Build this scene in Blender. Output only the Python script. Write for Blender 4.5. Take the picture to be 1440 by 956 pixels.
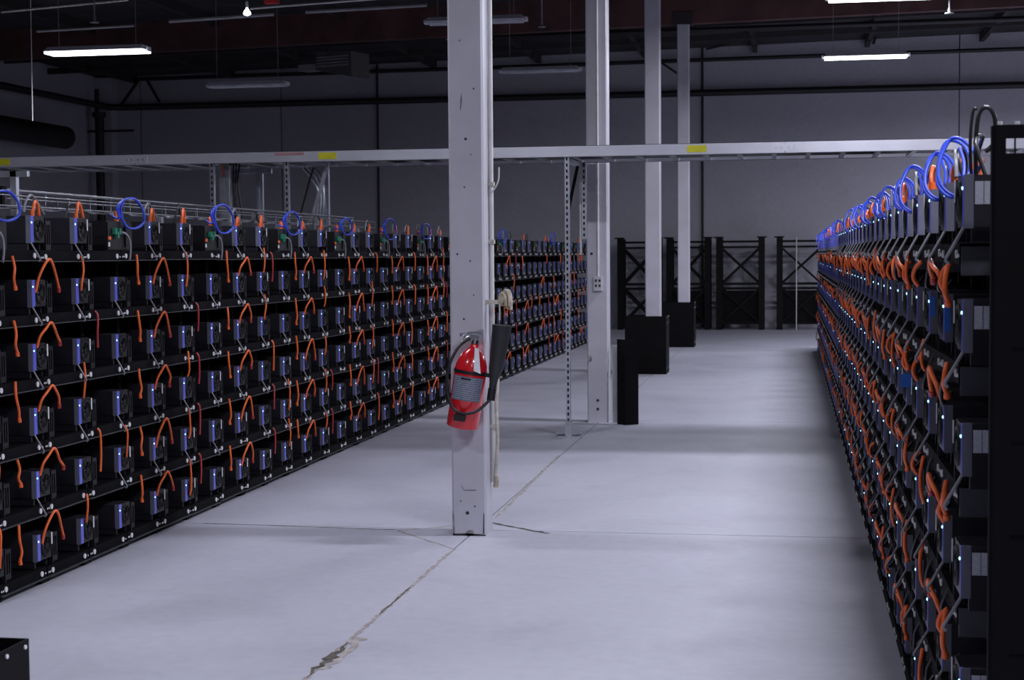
import bpy, math, random
from mathutils import Vector, Matrix
random.seed(7)
for o in list(bpy.data.objects): bpy.data.objects.remove(o)
SC = bpy.context.scene
COL = SC.collection

# ------------------------------------------------------------------ camera
CAMH = 1.65
FPX = 2250.0
def _camera():
    Y = Vector((392, 122, -FPX)).normalized()           # aisle direction seen by the camera (right, up, back)
    X = Vector((12920, -15.5, 2250)).normalized()
    X = (X - Y * X.dot(Y)).normalized()
    Z = X.cross(Y)
    M = Matrix(((X[0], X[1], X[2]), (Y[0], Y[1], Y[2]), (Z[0], Z[1], Z[2]))).to_4x4()
    M.translation = (0, 0, CAMH)
    cd = bpy.data.cameras.new('camera'); cd.sensor_width = 36; cd.lens = FPX / 1440 * 36
    cd.clip_end = 200
    cd.dof.use_dof = True; cd.dof.focus_distance = 8.0; cd.dof.aperture_fstop = 9.0
    co = bpy.data.objects.new('camera', cd); co.matrix_world = M
    COL.objects.link(co); SC.camera = co
_camera()
def at(px, py, Y):
    """the point of the room at depth Y along the aisle that was measured at this spot of the photograph"""
    M = SC.camera.matrix_world.to_3x3(); r = M @ Vector((px - 720, 478 - py, -FPX)); t = Y / r.y
    return Vector((r.x * t, Y, CAMH + r.z * t))
def pX(px, Y, py=260): return at(px, py, Y).x

# ------------------------------------------------------------------ world and exposure
W = bpy.data.worlds.new('world'); SC.world = W; W.use_nodes = True
W.node_tree.nodes['Background'].inputs[0].default_value = (0.5, 0.5, 0.62, 1)
W.node_tree.nodes['Background'].inputs[1].default_value = 0.0
SC.view_settings.view_transform = 'Standard'; SC.view_settings.look = 'None'
SC.view_settings.gamma = 1; SC.view_settings.use_curve_mapping = False
SC.view_settings.exposure = 0.0
LAMP_COL = (0.86, 0.87, 1.0)
LAMP_W = 155.0

# ------------------------------------------------------------------ materials
MATS = {}
def mat(name, col, rough=.5, metal=0., noise=None, emit=0., bump=0., spec=.5, scale=6., col2=None, coat=0.):
    m = bpy.data.materials.new(name); m.use_nodes = True
    nt = m.node_tree; b = nt.nodes['Principled BSDF']
    b.inputs['Base Color'].default_value = (*col, 1); b.inputs['Roughness'].default_value = rough
    b.inputs['Metallic'].default_value = metal; b.inputs['Specular IOR Level'].default_value = spec
    b.inputs['Coat Weight'].default_value = coat
    tc = nt.nodes.new('ShaderNodeTexCoord')
    nz = nt.nodes.new('ShaderNodeTexNoise'); nz.inputs['Scale'].default_value = scale
    nz.inputs['Detail'].default_value = 6
    nt.links.new(tc.outputs['Object'], nz.inputs['Vector'])
    if noise is None: noise = .12
    c2 = col2 if col2 else tuple(max(0, c * (1 - noise)) for c in col)
    c1 = col if col2 else tuple(min(1, c * (1 + noise)) for c in col)
    rp = nt.nodes.new('ShaderNodeValToRGB')
    rp.color_ramp.elements[0].position = .35; rp.color_ramp.elements[1].position = .65
    rp.color_ramp.elements[0].color = (*c2, 1); rp.color_ramp.elements[1].color = (*c1, 1)
    nt.links.new(nz.outputs['Fac'], rp.inputs[0]); nt.links.new(rp.outputs[0], b.inputs['Base Color'])
    if bump:
        bp = nt.nodes.new('ShaderNodeBump'); bp.inputs['Strength'].default_value = bump
        bp.inputs['Distance'].default_value = .01
        nt.links.new(nz.outputs['Fac'], bp.inputs['Height']); nt.links.new(bp.outputs[0], b.inputs['Normal'])
    if emit:
        b.inputs['Emission Color'].default_value = (*col, 1); b.inputs['Emission Strength'].default_value = emit
        m.cycles.emission_sampling = 'NONE' if name == 'led' else 'AUTO'
    MATS[name] = m
    return m

def concrete(name, c1, c2, c3, rough=.6, big=.35):
    """large soft stains + fine speckle"""
    m = bpy.data.materials.new(name); m.use_nodes = True; nt = m.node_tree
    b = nt.nodes['Principled BSDF']; b.inputs['Roughness'].default_value = rough
    g = nt.nodes.new('ShaderNodeNewGeometry')
    def nz(s, d, dist=0.):
        n = nt.nodes.new('ShaderNodeTexNoise'); n.inputs['Scale'].default_value = s
        n.inputs['Detail'].default_value = d; n.inputs['Distortion'].default_value = dist
        nt.links.new(g.outputs['Position'], n.inputs['Vector']); return n
    a = nz(big, 5, .3); f = nz(14, 9); k = nz(1.3, 10, .35)
    r1 = nt.nodes.new('ShaderNodeValToRGB'); r1.color_ramp.elements[0].position = .36; r1.color_ramp.elements[1].position = .66
    r1.color_ramp.elements[0].color = (*c2, 1); r1.color_ramp.elements[1].color = (*c1, 1)
    nt.links.new(a.outputs['Fac'], r1.inputs[0])
    r2 = nt.nodes.new('ShaderNodeValToRGB'); r2.color_ramp.elements[0].position = .3; r2.color_ramp.elements[1].position = .48
    r2.color_ramp.elements[0].color = (*c3, 1); r2.color_ramp.elements[1].color = (1, 1, 1, 1)
    nt.links.new(k.outputs['Fac'], r2.inputs[0])
    mx = nt.nodes.new('ShaderNodeMix'); mx.data_type = 'RGBA'; mx.blend_type = 'MULTIPLY'; mx.inputs[0].default_value = .35
    nt.links.new(r1.outputs[0], mx.inputs[6]); nt.links.new(r2.outputs[0], mx.inputs[7])
    r3 = nt.nodes.new('ShaderNodeValToRGB'); r3.color_ramp.elements[0].color = (.86, .86, .86, 1); r3.color_ramp.elements[1].color = (1.08, 1.08, 1.08, 1)
    nt.links.new(f.outputs['Fac'], r3.inputs[0])
    m2 = nt.nodes.new('ShaderNodeMix'); m2.data_type = 'RGBA'; m2.blend_type = 'MULTIPLY'; m2.inputs[0].default_value = 1
    nt.links.new(mx.outputs[2], m2.inputs[6]); nt.links.new(r3.outputs[0], m2.inputs[7])
    nt.links.new(m2.outputs[2], b.inputs['Base Color'])
    bp = nt.nodes.new('ShaderNodeBump'); bp.inputs['Strength'].default_value = .15; bp.inputs['Distance'].default_value = .004
    nt.links.new(f.outputs['Fac'], bp.inputs['Height']); nt.links.new(bp.outputs[0], b.inputs['Normal'])
    MATS[name] = m; return m

def printed(name, base, ink, scale, direction='Z', thr=.5, rough=.5):
    """flat print: irregular rows of ink on a label"""
    m = bpy.data.materials.new(name); m.use_nodes = True; nt = m.node_tree
    b = nt.nodes['Principled BSDF']; b.inputs['Roughness'].default_value = rough
    tc = nt.nodes.new('ShaderNodeTexCoord')
    wv = nt.nodes.new('ShaderNodeTexWave'); wv.bands_direction = direction; wv.inputs['Scale'].default_value = scale
    wv.inputs['Distortion'].default_value = 0
    nz = nt.nodes.new('ShaderNodeTexNoise'); nz.inputs['Scale'].default_value = scale * 3
    ad = nt.nodes.new('ShaderNodeMath'); ad.operation = 'MULTIPLY'
    rp = nt.nodes.new('ShaderNodeValToRGB'); rp.color_ramp.interpolation = 'CONSTANT'
    rp.color_ramp.elements[0].color = (*base, 1); rp.color_ramp.elements[1].position = thr; rp.color_ramp.elements[1].color = (*ink, 1)
    nt.links.new(tc.outputs['Object'], wv.inputs['Vector']); nt.links.new(tc.outputs['Object'], nz.inputs['Vector'])
    nt.links.new(wv.outputs['Fac'], ad.inputs[0]); nt.links.new(nz.outputs['Fac'], ad.inputs[1])
    nt.links.new(ad.outputs[0], rp.inputs[0]); nt.links.new(rp.outputs[0], b.inputs['Base Color'])
    MATS[name] = m; return m

concrete('floor_concrete', (.50, .50, .575), (.40, .40, .47), (.70, .69, .70), .55)
concrete('wall_paint', (.50, .49, .55), (.43, .42, .475), (.82, .82, .82), .75, .2)
mat('joint', (.12, .11, .10), .9, noise=.4, scale=30)
mat('crack_dark', (.085, .075, .065), .9, noise=.6, scale=25)
mat('crack_tan', (.33, .30, .29), .9, noise=.3, scale=20)
mat('pillar_paint', (.52, .51, .57), .38, noise=.07, scale=3, bump=.05)
mat('scuff', (.24, .24, .25), .8, noise=.5, scale=20)
mat('dark_hole', (.03, .03, .035), .8)
mat('conduit_white', (.62, .61, .60), .35, noise=.1)
mat('conduit_cream', (.55, .52, .46), .6, noise=.25, scale=18)
mat('galvanised', (.58, .60, .66), .32, metal=.85, noise=.12, scale=12)
mat('tray_metal', (.86, .86, .96), .25, metal=.5, noise=.06, scale=3)
mat('bracket_slate', (.06, .06, .075), .45)
mat('flange_lit_grey', (.05, .05, .06), .5)
mat('rod_metal', (.30, .31, .35), .35, metal=.8)
mat('rack_black', (.004, .004, .005), .55, noise=.2, spec=.15)
mat('rack_grey', (.0055, .0055, .007), .75, noise=.2, spec=.06)
mat('case_black', (.017, .017, .023), .5, noise=.15, scale=10, spec=.3)
mat('bezel_slate', (.16, .16, .21), .4, noise=.1, scale=10)
mat('front_black', (.007, .007, .008), .4, noise=.2, spec=.3)
mat('fan_black', (.006, .006, .007), .5, spec=.2)
mat('psu_black', (.010, .010, .012), .45, spec=.3)
mat('trim_lit_blue', (.12, .14, .62), .3, noise=.1)
mat('led', (.35, .75, 1.0), .3, emit=3.)
mat('bolt_white', (.78, .78, .80), .4)
mat('label_white', (.72, .72, .76), .5)
printed('barcode', (.66, .67, .76), (.25, .26, .32), 90, 'Z', .36)
mat('orange_cord', (.92, .15, .030), .4, noise=.15, scale=14)
mat('red_cord', (.42, .035, .035), .4, noise=.15, scale=14)
mat('blue_cord', (.035, .075, .62), .35, noise=.15, scale=14)
mat('grey_cord', (.22, .22, .25), .4, noise=.15, scale=14)
mat('black_cord', (.015, .015, .017), .35)
mat('blue_tape', (.03, .16, .62), .6)
mat('green_plug', (.02, .20, .12), .4)
mat('guard_black', (.004, .004, .005), .6, noise=.2, spec=.12)
mat('deck_dark', (.035, .034, .038), .8, noise=.3, scale=2)
mat('girder_brown', (.085, .036, .034), .7, noise=.3, scale=2)
mat('purlin_dark', (.03, .024, .025), .7, noise=.2)
mat('pipe_black', (.012, .012, .014), .5)
mat('pipe_grey', (.26, .26, .28), .5)
mat('fixture_white', (.62, .62, .68), .4, noise=.05)
mat('tube_lit', (.90, .95, 1.0), .4, emit=6.)
mat('tube_off', (.50, .50, .56), .3)
mat('heater_grey', (.10, .10, .098), .5)
mat('ext_red', (.64, .012, .020), .22, noise=.06, coat=.5)
printed('ext_label', (.13, .15, .20), (.30, .33, .40), 26, 'Z', .34, .4)
mat('chrome', (.7, .7, .72), .2, metal=1)
mat('tag_white', (.72, .72, .80), .5)
mat('rubber', (.010, .010, .012), .4)
mat('horn_black', (.022, .022, .027), .45)
mat('rope_tan', (.48, .42, .33), .9, noise=.3, scale=30)
mat('sticker_yellow', (.75, .70, .02), .5)
mat('sticker_red', (.50, .26, .28), .5)
mat('outlet', (.55, .55, .58), .4)
mat('board_grey', (.42, .42, .45), .6)
mat('beacon_red', (.45, .03, .03), .4)
mat('bulb_lit', (.85, .93, 1), .4, emit=8.)

# ------------------------------------------------------------------ mesh helpers
class MB:
    def __init__(s): s.v = []; s.f = []; s.m = []; s.sm = []
    def _add(s, vs, fs, mi=0, smooth=False):
        n = len(s.v); s.v += [tuple(v) for v in vs]
        for f in fs: s.f.append([i + n for i in f]); s.m.append(mi); s.sm.append(smooth)
        return s
    def box(s, x0, x1, y0, y1, z0, z1, mi=0):
        if x0 > x1: x0, x1 = x1, x0
        if y0 > y1: y0, y1 = y1, y0
        if z0 > z1: z0, z1 = z1, z0
        vs = [(x0,y0,z0),(x1,y0,z0),(x1,y1,z0),(x0,y1,z0),(x0,y0,z1),(x1,y0,z1),(x1,y1,z1),(x0,y1,z1)]
        return s._add(vs, [(0,3,2,1),(4,5,6,7),(0,1,5,4),(1,2,6,5),(2,3,7,6),(3,0,4,7)], mi)
    def hexa(s, p, mi=0):      # eight corners, box order
        return s._add(p, [(0,3,2,1),(4,5,6,7),(0,1,5,4),(1,2,6,5),(2,3,7,6),(3,0,4,7)], mi)
    def quad(s, p, mi=0): return s._add(p, [tuple(range(len(p)))], mi)
    def tube(s, pts, r, n=6, mi=0, rads=None):
        pts = [Vector(p) for p in pts]; N = len(pts); vs = []; fs = []
        t0 = (pts[1] - pts[0]).normalized()
        up = Vector((0, 0, 1)) if abs(t0.z) < .9 else Vector((1, 0, 0))
        nrm = (up - t0 * up.dot(t0)).normalized()
        for i in range(N):
            t = (pts[min(i + 1, N - 1)] - pts[max(i - 1, 0)]).normalized()
            nrm = (nrm - t * nrm.dot(t))
            nrm = nrm.normalized() if nrm.length > 1e-6 else t.orthogonal().normalized()
            bi = t.cross(nrm); rr = rads[i] if rads else r
            for k in range(n):
                a = 2 * math.pi * k / n
                vs.append(pts[i] + (nrm * math.cos(a) + bi * math.sin(a)) * rr)
        for i in range(N - 1):
            for k in range(n):
                k2 = (k + 1) % n
                fs.append((i*n+k, i*n+k2, (i+1)*n+k2, (i+1)*n+k))
        s._add(vs, fs, mi, True)
        s._add(vs[:n], [tuple(reversed(range(n)))], mi); s._add(vs[-n:], [tuple(range(n))], mi)
        return s
    def cyl(s, a, b, r, n=12, mi=0, r2=None): return s.tube([a, b], r, n, mi, rads=[r, r if r2 is None else r2])
    def bar(s, a, b, w, h, mi=0):      # rectangular bar from a to b: w sideways, h in the other direction
        a = Vector(a); b = Vector(b); t = (b - a).normalized()
        up = Vector((0, 0, 1)) if abs(t.z) < .95 else Vector((0, 1, 0))
        sd = t.cross(up).normalized(); u = sd.cross(t)
        sd *= w / 2; u *= h / 2
        return s.hexa([a-sd-u, a+sd-u, b+sd-u, b-sd-u, a-sd+u, a+sd+u, b+sd+u, b-sd+u], mi)
    def mesh(s, name, *mats):
        me = bpy.data.meshes.new(name); me.from_pydata(s.v, [], s.f)
        for m in mats: me.materials.append(MATS[m])
        me.polygons.foreach_set('material_index', s.m); me.polygons.foreach_set('use_smooth', s.sm)
        me.update(); return me
def spline(P, n=4):
    """Catmull-Rom through P"""
    P = [Vector(p) for p in P]; Q = [P[0] * 2 - P[1]] + P + [P[-1] * 2 - P[-2]]; out = []
    for i in range(1, len(Q) - 2):
        for k in range(n):
            t = k / n; a, b, c, d = Q[i-1], Q[i], Q[i+1], Q[i+2]
            out.append(.5 * ((2*b) + (c-a)*t + (2*a-5*b+4*c-d)*t*t + (3*b-a-3*c+d)*t**3))
    out.append(P[-1]); return out
def ob(name, me, parent=None, loc=(0, 0, 0), rot=None):
    o = bpy.data.objects.new(name, me); COL.objects.link(o); o.parent = parent; o.location = loc
    if rot: o.rotation_euler = rot
    return o
def tag(o, label=None, cat=None, group=None, kind=None):
    if label: o['label'] = label
    if cat: o['category'] = cat
    if group: o['group'] = group
    if kind: o['kind'] = kind
    return o
def root(name, loc, label, cat, group=None, rot=None):
    return tag(ob(name, None, None, loc, rot), label, cat, group)
ORD = ['first','second','third','fourth','fifth','sixth','seventh','eighth','ninth','tenth','eleventh','twelfth','thirteenth',
       'fourteenth','fifteenth','sixteenth','seventeenth','eighteenth','nineteenth','twentieth']
TENS = {20: 'twenty', 30: 'thirty', 40: 'forty'}
def ordw(n):
    if n <= 20: return ORD[n - 1]
    t, u = n // 10 * 10, n % 10
    return {30: 'thirtieth', 40: 'fortieth'}.get(n) if u == 0 else TENS[t] + '-' + ORD[u - 1]

# ------------------------------------------------------------------ the room
XL, XR, YN, YF = -16.2, 11.0, -8.0, 36.1
PX, PY0, PDY = -1.868, 2.885, 6.41                       # pillar line: centre x, first centre, spacing
def roof(x): return 5.72 + .02 * x                   # underside of the girders
DECK = .55

fl = ob('floor', MB().box(XL, XR, YN, YF, -.12, -.045).mesh('floor', 'joint'), None); tag(fl, kind='structure')
xs = [XL, -8.1, PX, 4.3, XR]; ys = [YN] + [PY0 + k*PDY + .105 for k in range(5)] + [YF]
for i in range(len(xs) - 1):
    for j in range(len(ys) - 1):
        g = .005
        ob('slab', MB().box(xs[i] + g, xs[i+1] - g, ys[j] + g, ys[j+1] - g, -.045, 0).mesh('slab', 'floor_concrete'), fl)
def ribbon(name, pts, w, jag, m, z=.0012, wfun=None):
    """an irregular strip of broken or patched concrete"""
    P = []
    for i in range(len(pts) - 1):
        a, b = Vector(pts[i]), Vector(pts[i+1]); n = max(2, int((b - a).length / .035))
        P += [a.lerp(b, k / n) for k in range(n)]
    P.append(Vector(pts[-1])); vs = []; fs = []; N = len(P)
    for i, p in enumerate(P):
        t = (P[min(i+1, N-1)] - P[max(i-1, 0)]).normalized(); nn = Vector((-t.y, t.x))
        ww = (wfun(i / (N-1)) if wfun else w) * random.uniform(.45, 1.35)
        c = p + nn * random.uniform(-jag, jag)
        vs += [(*(c + nn*ww/2), z), (*(c - nn*ww/2), z)]
    fs = [(2*i, 2*i+1, 2*i+3, 2*i+2) for i in range(N - 1)]
    mb = MB(); mb._add(vs, fs); return ob(name, mb.mesh(name, m), fl)
ribbon('crack', [(PX, 3.2), (PX, 5.7)], .014, .004, 'crack_dark')
ribbon('crack', [(PX, 5.7), (PX, 8.75)], .022, .006, 'crack_tan')
ribbon('crack', [(PX - .005, 5.98), (PX + .01, 6.55)], .06, .012, 'crack_dark', .0018, lambda t: .010 + .045 * math.sin(math.pi * t) ** 2)
ribbon('crack', [(PX + .03, 6.1), (PX + .03, 6.65)], .04, .02, 'crack_tan', .0014)
ribbon('crack', [(PX, 7.1), (PX, 7.7)], .012, .003, 'crack_dark', .0018)
ribbon('crack', [(PX, 8.75), (-2.33, 9.31)], .018, .006, 'crack_tan')
ribbon('crack', [(-2.33, 9.31), (-1.97, 9.55)], .014, .004, 'crack_tan')
ribbon('crack', [(-1.83, 9.66), (-1.42, 9.32)], .030, .006, 'crack_dark')
ribbon('crack', [(-1.83, 9.85), (-1.885, 13.0)], .024, .008, 'crack_tan')
ribbon('crack', [(-3.6, 9.41), (-2.35, 9.33)], .012, .004, 'crack_dark')

# walls: back wall of tilt-up panels with open joints
bw = tag(ob('wall_back', MB().box(XL - .2, XR + .2, YF + .06, YF + .2, -.1, 6.9).mesh('wall_back', 'dark_hole')), kind='structure')
seams = [XL - .1] + [pX(px, YF) for px in (200, 397, 532, 988)] + [3.6, 7.3, XR + .1]
for a, b in zip(seams[:-1], seams[1:]):
    ob('wall_panel', MB().box(a + .012, b - .012, YF, YF + .08, 0, 6.85).mesh('wall_panel', 'wall_paint'), bw)
for nm, b in (('wall_left', (XL - .2, XL, YN, YF, 0, 6.9)), ('wall_right', (XR, XR + .2, YN, YF, 0, 6.9)), ('wall_near', (XL - .2, XR + .2, YN - .2, YN, 0, 6.9))):
    tag(ob(nm, MB().box(*b).mesh(nm, 'wall_paint')), kind='structure')
# lighter corner pilaster at the far left
tag(ob('trim_1', MB().box(XL, XL + .42, YF - .35, YF, 0, 5.9).mesh('pilaster', 'wall_paint')), kind='structure')

# sloping roof: deck, girders over the pillars, purlins
def sloped(x0, x1, y0, y1, d0, d1):
    r0, r1 = roof(x0), roof(x1)
    return [(x0,y0,r0+d0),(x1,y0,r1+d0),(x1,y1,r1+d0),(x0,y1,r0+d0),(x0,y0,r0+d1),(x1,y0,r1+d1),(x1,y1,r1+d1),(x0,y1,r0+d1)]
ce = tag(ob('ceiling', MB().hexa(sloped(XL - .1, XR + .1, YN, YF + .1, DECK, DECK + .08)).mesh('ceiling', 'deck_dark')), kind='structure')
for k in range(-1, 5):
    y = PY0 + PDY * k
    if y < YN or y > YF: continue
    ob('girder', MB().hexa(sloped(XL, XR, y - .09, y + .09, 0, .58)).mesh('girder', 'girder_brown'), ce)
x = XL + .9
while x < XR:
    for k in range(-1, 6):
        y0 = max(YN, PY0 + PDY * k + .09); y1 = min(YF, PY0 + PDY * (k + 1) - .09)
        if y1 - y0 > 1: ob('purlin', MB().hexa(sloped(x - .05, x + .05, y0, y1, .38, DECK)).mesh('purlin', 'purlin_dark'), ce)
    x += 2.42
for y in (29.6, 31.4, 33.4):
    ob('cross_beam', MB().hexa(sloped(XL, XR, y - .04, y + .04, .34, .46)).mesh('cross_beam', 'purlin_dark'), ce)

# ------------------------------------------------------------------ pillars
def pillar(k, label):
    y = PY0 + PDY * k; top = roof(PX)
    t = root('pillar', (PX, y, 0), label, 'pillar', 'painted pillars down the aisle')
    w = .104; c = .012
    ring = [(-w+c,-w),(w-c,-w),(w,-w+c),(w,w-c),(w-c,w),(-w+c,w),(-w,w-c),(-w,-w+c)]
    mb = MB(); n = 8
    mb._add([(a, b, 0) for a, b in ring] + [(a, b, top) for a, b in ring],
            [(i, (i+1) % n, n + (i+1) % n, n + i) for i in range(n)] + [tuple(reversed(range(n))), tuple(range(n, 2*n))])
    ob('post', mb.mesh('post', 'pillar_paint'), t)
    ob('cap_bracket', MB().box(-.17, .17, -.13, .13, top - .01, top + .2).mesh('cap_bracket', 'purlin_dark'), t)
    return t
p1 = pillar(1, 'nearest pale painted pillar carrying the red fire extinguisher')
p2 = pillar(2, 'pale pillar with an outlet box behind the perforated strut')
p3 = pillar(3, 'third pale pillar, rising out of the wide black guard box')
p4 = pillar(4, 'farthest and thinnest looking pale pillar, standing near the empty racks')
def flat(name, parent, x0, x1, y, z0, z1, m, t=.004):
    return ob(name, MB().box(x0, x1, y - t, y, z0, z1).mesh(name, m), parent)
# scuffs, holes and conduit on the nearest one (front face at local y = -0.1)
def scuff(parent, pts, y=-.1042, m='scuff'):
    mb = MB(); mb._add([(a, y - .0015, b) for a, b in pts], [tuple(range(len(pts)))]); return ob('scuff', mb.mesh('scuff', m), parent)
scuff(p1, [(-.099,.0),(-.086,.0),(-.09,.10),(-.096,.145),(-.099,.15)])
scuff(p1, [(-.02,.0),(.028,.0),(.026,.03),(.0,.034),(-.022,.02)])
scuff(p1, [(.082,.012),(.09,.012),(.091,.13),(.086,.14)], m='dark_hole')
scuff(p1, [(-.098,.0),(.098,.0),(.098,.008),(.0,.014),(-.098,.01)], m='dark_hole')
scuff(p1, [(-.045,.29),(-.03,.265),(.045,.268),(.044,.274),(-.028,.273),(-.043,.298)], m='scuff')
for hx, hz, r in ((-.01,.135,.011),(.035,.175,.005),(.02,1.62,.005),(-.055,1.66,.006),(-.01,2.05,.005),(.0,2.33,.008),(.03,2.24,.004),
                  (-.02,1.28,.006),(.04,1.42,.004),(.05,2.62,.005),(-.05,.205,.004),(.01,1.18,.004),(-.03,2.9,.004)):
    mb = MB(); mb.cyl((hx, -.104, hz), (hx, -.1065, hz), r, 8); ob('nail_hole', mb.mesh('nail_hole', 'dark_hole'), p1)
scuff(p1, [(-.03,2.5),(-.026,2.5),(-.021,2.56),(-.022,2.60),(-.027,2.56)], m='dark_hole')
scuff(p1, [(-.099,2.1),(-.092,2.12),(-.094,2.3),(-.088,2.4),(-.093,2.46),(-.099,2.47)], m='conduit_white')
for (hx, hz) in ((-.0, .22), (.0, .135)):
    mb = MB(); mb.cyl((hx, -.104, hz), (hx, -.110, hz), .014, 8); ob('bolt', mb.mesh('bolt', 'dark_hole'), p2)
scuff(p2, [(-.099,.60),(-.06,.60),(-.055,.64),(-.07,.66),(-.099,.655)], m='scuff')
scuff(p2, [(.09,.0),(.099,.0),(.099,.5),(.094,.5)], m='scuff')
mb = MB(); mb.cyl((-.055, -.104, 1.66), (-.055, -.108, 1.66), .014, 8); ob('nail_hole', mb.mesh('nail_hole', 'dark_hole'), p2)

# conduit with an outlet box on pillar 2
y2 = PY0 + 2*PDY
t = root('electrical_outlet', (PX + .01, y2 - .104, 1.30), 'outlet box with conduit on the pillar behind the perforated strut', 'outlet')
ob('box', MB().box(-.04, .04, -.045, 0, 0, .14).mesh('box', 'outlet'), t)
for dx in (-.018, .018):
    for dz in (.035, .085):
        ob('socket', MB().box(dx - .010, dx + .010, -.048, -.045, dz, dz + .025).mesh('socket', 'dark_hole'), t)
ob('conduit', MB().cyl((0, -.015, .14), (0, -.015, roof(PX) - 1.32), .012, 8).mesh('conduit', 'conduit_white'), t)

# off-white lead tied down the right side of pillar 1
y1 = PY0 + PDY
t = root('pillar_conduit', (PX + .104, y1 + .05, 0), 'off-white conduit strapped to the side of the nearest pillar', 'conduit')
ob('pipe', MB().cyl((.016, 0, .30), (.016, 0, 5.5), .014, 8).mesh('pipe', 'conduit_white'), t)
for z in (.62, .80, 1.0, 1.72, 2.06):
    ob('strap', MB().box(-.001, .034, -.02, .02, z, z + .025).mesh('strap', 'conduit_cream'), t)
ob('plug', MB().tube([(.03, -.01, .27), (.034, -.01, .31), (.034, -.01, .34)], .016, 8).mesh('plug', 'rope_tan'), t)
ob('loose_wire', MB().tube(spline([(.02, -.01, 2.02), (.05, -.02, 2.06), (.065, -.02, 2.10), (.068, -.02, 2.17)]), .005, 6).mesh('loose_wire', 'conduit_white'), t)
ob('lower_lead', MB().tube(spline([(.032, -.02, .34), (.045, -.02, .55), (.04, -.02, .75), (.05, -.02, .92)]), .011, 6).mesh('lower_lead', 'conduit_cream'), t)

# hank of rope hanging beside pillar 1
t = root('rope_hank', (PX + .205, y1 - .06, 1.40), 'tan knotted rope hank hanging beside the nearest pillar above the black horn', 'rope')
ob('tie', MB().box(-.10, -.012, -.012, .012, -.035, -.01).mesh('tie', 'conduit_cream'), t)
for k, (dx, dz, wd, h) in enumerate(((0, 0, .03, .06), (.018, .008, .036, .075), (.03, .0, .03, .09), (.008, -.01, .03, .07), (.024, -.01, .026, .06))):
    P = [(dx - wd*.6, .006*k - .01, dz - h*.5), (dx - wd*.5, .006*k - .01, dz + h*.15), (dx, .006*k - .012, dz + h*.5), (dx + wd*.5, .006*k - .01, dz + h*.1), (dx + wd*.55, .006*k - .01, dz - h*.75)]
    ob('strand', MB().tube(spline(P), .0105, 6).mesh('strand', 'rope_tan'), t)
ob('cord_end', MB().tube([(-.02, 0, -.02), (-.018, -.005, -.09), (-.02, -.005, -.13)], .005, 6).mesh('cord_end', 'conduit_white'), t)

# ------------------------------------------------------------------ fire extinguisher on pillar 1
t = root('fire_extinguisher', (PX - .012, y1 - .215, .655), 'red fire extinguisher with black horn strapped to the nearest pillar', 'fire extinguisher')
t.rotation_euler = (0, math.radians(9), 0)
def lathe(prof, n=28, mi=0):
    mb = MB(); N = len(prof)
    vs = [(r * math.cos(2*math.pi*k/n), r * math.sin(2*math.pi*k/n), z) for r, z in prof for k in range(n)]
    mb._add(vs, [(i*n+k, i*n+(k+1) % n, (i+1)*n+(k+1) % n, (i+1)*n+k) for i in range(N-1) for k in range(n)], mi, True)
    mb._add(vs[:n], [tuple(reversed(range(n)))], mi); mb._add(vs[-n:], [tuple(range(n))], mi); return mb
R = .094
ob('cylinder', lathe([(R*.93, 0), (R, .008), (R, .33), (R*.97, .365), (R*.86, .40), (R*.66, .435), (R*.42, .46), (R*.26, .475), (R*.24, .49)]).mesh('cylinder', 'ext_red'), t)
def wrap(r, a0, a1, z0, z1, m, name, n=14, th=.0015):
    mb = MB(); vs = []
    for i in range(n + 1):
        a = math.radians(a0 + (a1 - a0) * i / n)
        for z in (z0, z1): vs.append((r*math.cos(a), r*math.sin(a), z))
    mb._add(vs, [(2*i, 2*i+2, 2*i+3, 2*i+1) for i in range(n)], 0, True); return ob(name, mb.mesh(name, m), t)
wrap(R + .0015, 215, 335, .165, .305, 'ext_label', 'paper_label')
wrap(R + .003, 0, 360, .318, .338, 'rubber', 'strap', 28)
wrap(R + .0022, 250, 285, .285, .297, 'rubber', 'label_heading', 5)
ob('strap_tail', MB().box(.06, .15, -.03, -.022, .315, .338).mesh('strap_tail', 'rubber'), t)
ob('neck', MB().cyl((0, 0, .485), (0, 0, .52), .020, 12).mesh('neck', 'chrome'), t)
vb = ob('valve', MB().box(-.03, .025, -.018, .018, .515, .545).mesh('valve', 'chrome'), t)
ob('lever', MB().hexa([(-.05,-.012,.545),(.03,-.012,.562),(.03,.012,.562),(-.05,.012,.545),(-.05,-.012,.553),(.03,-.012,.572),(.03,.012,.572),(-.05,.012,.553)]).mesh('lever', 'chrome'), vb)
ob('carry_handle', MB().tube(spline([(-.02,0,.53),(-.055,0,.52),(-.075,-.005,.49)]), .008, 6).mesh('carry_handle', 'chrome'), vb)
ob('hose', MB().tube(spline([(-.03,-.02,.52),(-.075,-.07,.47),(-.105,-.10,.38),(-.112,-.11,.29),(-.092,-.12,.19),(-.045,-.125,.115),(.01,-.125,.095),(.06,-.125,.105),(.10,-.115,.13),(.14,-.09,.18),(.155,-.07,.22)], 5), .009, 8).mesh('hose', 'rubber'), t)
ob('hose_clamp', MB().box(-.035, .03, -.135, -.09, .05, .085).mesh('hose_clamp', 'rubber'), t)
ob('inspection_tag', MB().hexa([(.035,-.098,.345),(.078,-.100,.335),(.078,-.0985,.335),(.035,-.0965,.345),(.012,-.045,.475),(.036,-.045,.470),(.036,-.0435,.470),(.012,-.0435,.475)]).mesh('inspection_tag', 'tag_white'), t)
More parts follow.
